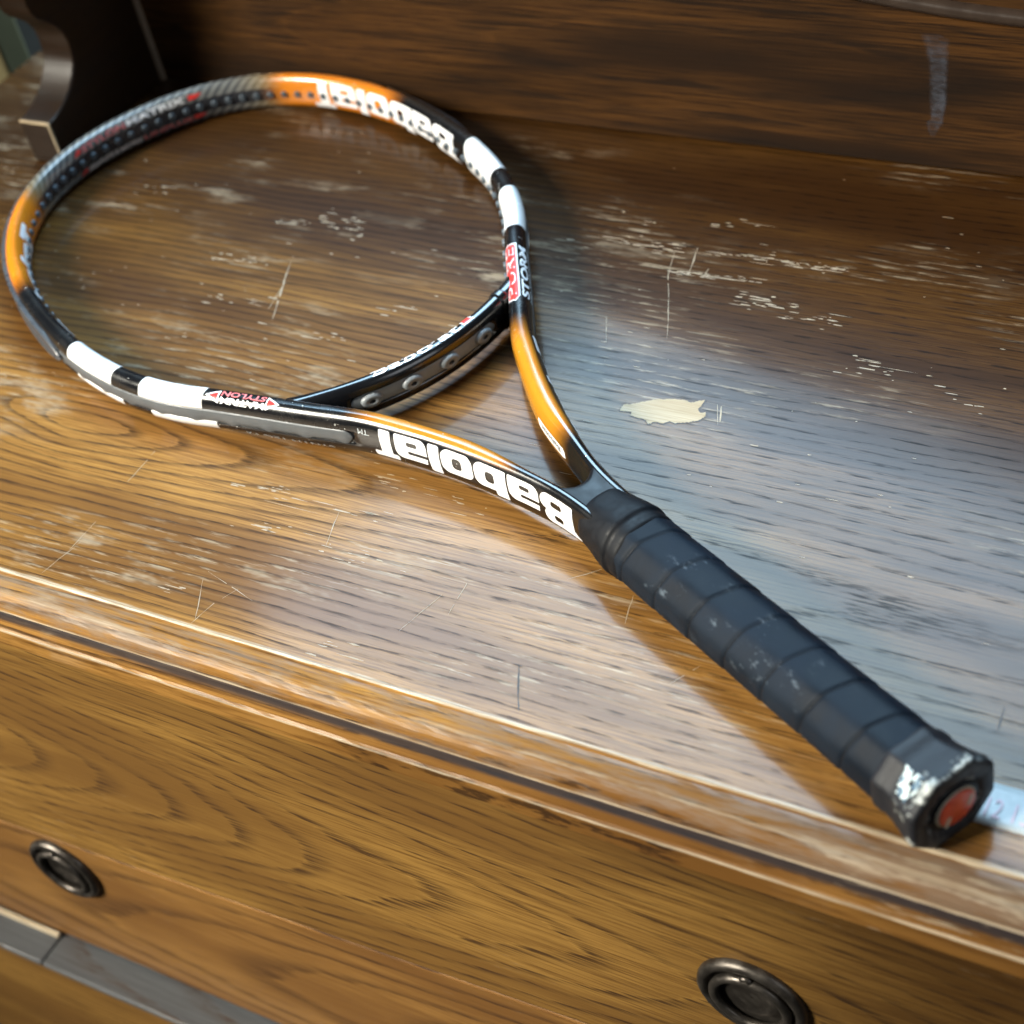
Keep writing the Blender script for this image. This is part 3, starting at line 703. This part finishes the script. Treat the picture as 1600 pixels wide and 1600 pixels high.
# TM mark and moulded letters near the groove end, sticker on far shaft inside
text_on("TM", lambda x, y: surf(s_of(.3125, 1)+.0020+x, .0062-y, .0002), 0, 0, .0052, .0026, M_SILVER, frame, "tiny trade mark letters")
text_on("SYNTH TEC 12", lambda x, y: surf(s_of(.333, 1)+x, -.0072-y, .0002), 0, 0, .0480, .0026, M_SILVER, frame, "silver letters low on the near side")
stk = lambda off: (lambda x, y: surf(s_of(.2390, -1)-x, PER/2+.0002+y, off))
STK = poly_on([(0, -.0020), (.0015, -.0034), (.0265, -.0032), (.0280, -.0010), (.0275, .0016), (.026, .0025), (.0030, .0025), (0, .0014)], stk(.00018), M_WHITE, frame, "sticker", "small white sticker inside the far shaft")
text_on("Babolat", stk(.0003), .0045, -.0020, .019, .0030, plain("black_print", (.02, .02, .022), .4), frame, "black print on the white sticker", bold=.0)
# joint collars where the arch meets the hoop
for sgn in (1,):
    v0 = -.0505; cu = float(np.interp(v0, BV, bP[:, 0])); nu = float(np.interp(v0, BV, bN[:, 0])); nv = float(np.interp(v0, BV, bN[:, 1]))
    V = []; F = []
    for k, vv in enumerate(np.linspace(-.0535, -.0475, 5)):
        V += list(bsurf(np.full(KQ, vv), np.linspace(0, PER, KQ, endpoint=False), .0007 if 0 < k < 4 else -.0002))
    for i in range(4):
        for k in range(KQ): F.append((i*KQ+k, i*KQ+(k+1) % KQ, (i+1)*KQ+(k+1) % KQ, (i+1)*KQ+k))
    o = mk("joint_collar", V, F, M_BLACK, bridge, smooth=False); fix_normals(o)

# ------------------------------------------------------------------ grip
def octr(phi, a, b, pw=16):
    """radius of a rounded octagon with half width a (v) and half height b (z)"""
    d = 0
    for k in range(8):
        an = k*pi/4; dist = a if k % 4 == 0 else b if k % 4 == 2 else .5*(a+b)*1.03
        d = d + np.maximum(0, np.cos(phi-an)/dist)**pw
    return d**(-1/pw)
g = G("rubber_grip_tape")
uu, ph = g.attr('uu'), g.attr('seam')
ob = g.obj(); f1 = g.noise(ob, 900, 3, .6); f2 = g.noise(ob, 45, 4, .62); f3 = g.noise(g.vm('MULTIPLY', ob, (1, 2.2, 1)), 120, 5, .75)
c = g.mix(g.mr(f2, .3, .7), (.0052, .0085, .0140), (.0098, .0160, .0260))
c = g.mix(g.mr(ph, .93, .985, 0.0, .7), c, (.003, .003, .004))
sc1 = g('MULTIPLY', g.mr(f3, .57, .72), g.mr(g.noise(ob, 24, 2, .5), .50, .64))
c = g.mix(g('MULTIPLY', sc1, .55), c, (.16, .20, .24))
g.b.inputs['Specular IOR Level'].default_value = .12
M_GRIP = g.out(c, g.mr(f2, .3, .7, .5, .68), g.bump(g('ADD', f1, g('MULTIPLY', f2, 1.2)), .00022, .6))
PIT = .0213
def rings(us, a, b, phi, rad):      # -> verts
    V = []
    for i, u in enumerate(us):
        r = rad(i, u); V += [(u, r[k]*math.cos(phi[k]), w0(u)+r[k]*math.sin(phi[k])) for k in range(len(phi))]
    return V
NP = 112; phi = np.linspace(0, 2*pi, NP+1)
us = np.linspace(.0205, .1775, 290)
def grad_(i, u):
    a = .0152+.0004*sm(u, .06, .02); b = .0140+.0004*sm(u, .06, .02)
    r = octr(phi, a, b, 14)
    f = np.mod((u-.1171-PIT*(math.radians(123)-phi)/(2*pi))/PIT, 1.0)
    r = r + .00032*(1-f)*1.0 - .0005*np.exp(-((np.minimum(f, 1-f))/.035)**2)
    return r - .0006*sm(u, .172, .1775)
V = rings(us, 0, 0, phi, grad_); n1 = NP+1
F = [(i*n1+k, i*n1+k+1, (i+1)*n1+k+1, (i+1)*n1+k) for i in range(len(us)-1) for k in range(NP)]
grip = mk("grip", V, F, M_GRIP, racket); fix_normals(grip); tag(grip, "black spiral-wrapped grip with pale scuffs")
addattr(grip, 'uu', np.repeat(us, n1))
sv_ = np.array([np.mod((u-.1171-PIT*(math.radians(123)-phi)/(2*pi))/PIT, 1.0) for u in us]); sv_ = np.maximum(sv_, 1-sv_*6); addattr(grip, 'seam', sv_)
# rubber collar
M_RUB = plain("black_rubber", (.0055, .0065, .009), .55, 300, .3, Specular_IOR_Level=.18)
us = np.array([.1690, .1695, .1715, .1740, .1765, .1768, .1790, .1850, .1900, .1945, .1965, .1985, .1990, .1992])
rad = np.array([-.0006, .0007, .0011, .0011, .0010, .0016, .0019, .0016, .0012, .0010, .0009, .0003, -.0008, -.004])
def col_(i, u):
    a = .0150 - .0022*sm(u, .175, .199); b = .0138 - .0014*sm(u, .175, .199); return octr(phi, a, b, 9)+rad[i]
V = rings(us, 0, 0, phi, col_); F = [(i*n1+k, i*n1+k+1, (i+1)*n1+k+1, (i+1)*n1+k) for i in range(len(us)-1) for k in range(NP)]
collar = mk("collar", V, F, M_RUB, racket); fix_normals(collar); tag(collar, "black rubber collar at the top of the grip")
# butt cap
g = G("worn_butt_cap"); ob = g.obj(); uu = g.sep(ob)[0]
wn = g.noise(g.vm('MULTIPLY', ob, (1, 1, 1)), 140, 4, .65); wn2 = g.noise(ob, 420, 3, .6)
near = g('MULTIPLY', g.mr(uu, .0135, .0030), g.mr(uu, -.0002, .0010))
wm = g('MULTIPLY', g.mr(g('ADD', g('MULTIPLY', wn, .75), g('MULTIPLY', wn2, .25)), g.mr(uu, .002, .010, .50, .56), g.mr(uu, .002, .010, .60, .66)), near)
c = g.mix(wm, (.012, .013, .017), g.mix(wn2, (.20, .25, .26), (.58, .58, .54)))
g.b.inputs['Specular IOR Level'].default_value = .3
M_BUTT = g.out(c, g.mr(wm, 0, 1, .55, .35), g.bump(g('ADD', wn, g('MULTIPLY', wm, .6)), .0006, .6))
us = np.array([.0235, .0230, .0215, .0180, .0172, .0130, .0090, .0060, .0030, .0012, .0003, 0.0, 0.0, .0006])
rr = np.array([-.0006, .0006, .0009, .0010, .0006, .0010, .0018, .0026, .0031, .0031, .0026, .0018, -.0030, -.0034])
def but_(i, u): return octr(phi, .0153, .0139, 60)*(1+rr[i]/.0148)
V = rings(us, 0, 0, phi, but_)
F = [(i*n1+k, i*n1+k+1, (i+1)*n1+k+1, (i+1)*n1+k) for i in range(len(us)-1) for k in range(NP)]
b = len(V); V.append((.0006, 0, w0(0))); F += [((len(us)-1)*n1+k, (len(us)-1)*n1+k+1, b) for k in range(NP)]
butt = mk("butt_cap", V, F, M_BUTT, racket); fix_normals(butt); tag(butt, "flared octagonal butt cap with pale torn wear")
def disc(name, ra, rb_, x, mat, parent, y0=0., h=.0006):
    K = 36; V, F = [], []
    for f_, dx in ((1.0, .0008), (1.0, 0), (.9, -h), (.0, -h)):
        for k in range(K): a = 2*pi*k/K; V.append((x+dx, y0+ra*f_*math.cos(a), w0(0)+rb_*f_*math.sin(a)))
    for i in range(3):
        for k in range(K): a = i*K+k; q = i*K+(k+1) % K; F.append((a, q, q+K, a+K))
    o = mk(name, V, F, mat, parent); fix_normals(o); return o
disc("end_ring", .0112, .0098, .0004, M_RUB, butt)
disc("end_badge", .0090, .0076, -.0004, plain("cream_badge", (.45, .40, .30), .5, 300, .5), butt)
o = disc("end_badge", .0082, .0072, -.0011, plain("red_badge", (.62, .075, .03), .35, 200, .3), butt); tag(o, "red round badge on the butt end")
for k_, (yy_, zz_, rot_) in enumerate(((.0050, -.0030, .5), (-.0052, .0008, .5))):
    V = [(-.00195, yy_+math.cos(rot_)*a_-math.sin(rot_)*b_, w0(0)+zz_+math.sin(rot_)*a_+math.cos(rot_)*b_) for a_, b_ in ((-.0009, -.0024), (.0009, -.0020), (.0011, .0022), (-.0006, .0026))]
    o = mk("badge_stripe", V, [(0, 1, 2, 3)], plain("cream_print", (.50, .44, .33), .5), butt, smooth=False)
# torn foil remnant on the near bevel of the butt
V = []; F = []
for i in range(7):
    for j in range(5):
        u = .0050+.0085*i/6+rng.normal()*.0004; a = math.radians(30+34*j/4)+rng.normal()*.015
        r = float(octr(np.array([a]), .0153, .0139, 30)[0])+np.interp(u, us[::-1], rr[::-1])+.0004
        V.append((u, r*math.cos(a), w0(u)+r*math.sin(a)))
for i in range(6):
    for j in range(4):
        if (i*7+j*3) % 5 != 0: F.append((i*5+j, i*5+j+1, i*5+j+6, i*5+j+5))
g = G("torn_foil"); fo = g.noise(g.obj(), 350, 2, .5)
mfo = g.out(g.mix(g.mr(fo, .45, .52), (.10, .16, .22), (.62, .70, .68)), .25)
o = mk("torn_foil", V, F, mfo, butt, smooth=False); tag(o, "torn silver foil left on the butt cap")

# ------------------------------------------------------------------ tape measure
tm = None
V, F = [], []
for i in range(41):
    x = -.004+.40*i/40
    for j in range(7):
        y = .0079+.0177*j/6; V.append((x, y+.00002*i, .0006+.0009*math.sin(pi*j/6)*0+.0003*math.sin(i*.5)*0))
for i in range(40):
    for j in range(6): a = i*7+j; F.append((a, a+7, a+8, a+1))
tape = mk("tape_measure", V, F, plain("white_tape", (.46, .50, .51), .45, 500, .06), None)
so = tape.modifiers.new('thickness', 'SOLIDIFY'); so.thickness = .0004
tag(tape, "white tape measure ribbon with red numbers, running out from behind the racket butt", "tape measure")
M_NUM = plain("faded_red_print", (.66, .46, .52), .5)
def flat(z): return lambda x, y: np.stack([x, y, np.full_like(x, z)], -1)
for txt, x in (("12", .0066), ("13", .0160), ("14", .0255), ("15", .0350), ("16", .0445)):
    text_on(txt, flat(.0010), x-.0008, .0110, .0056, .0082, M_NUM, tape, "faded red number on the tape")

del dresser['_lift']
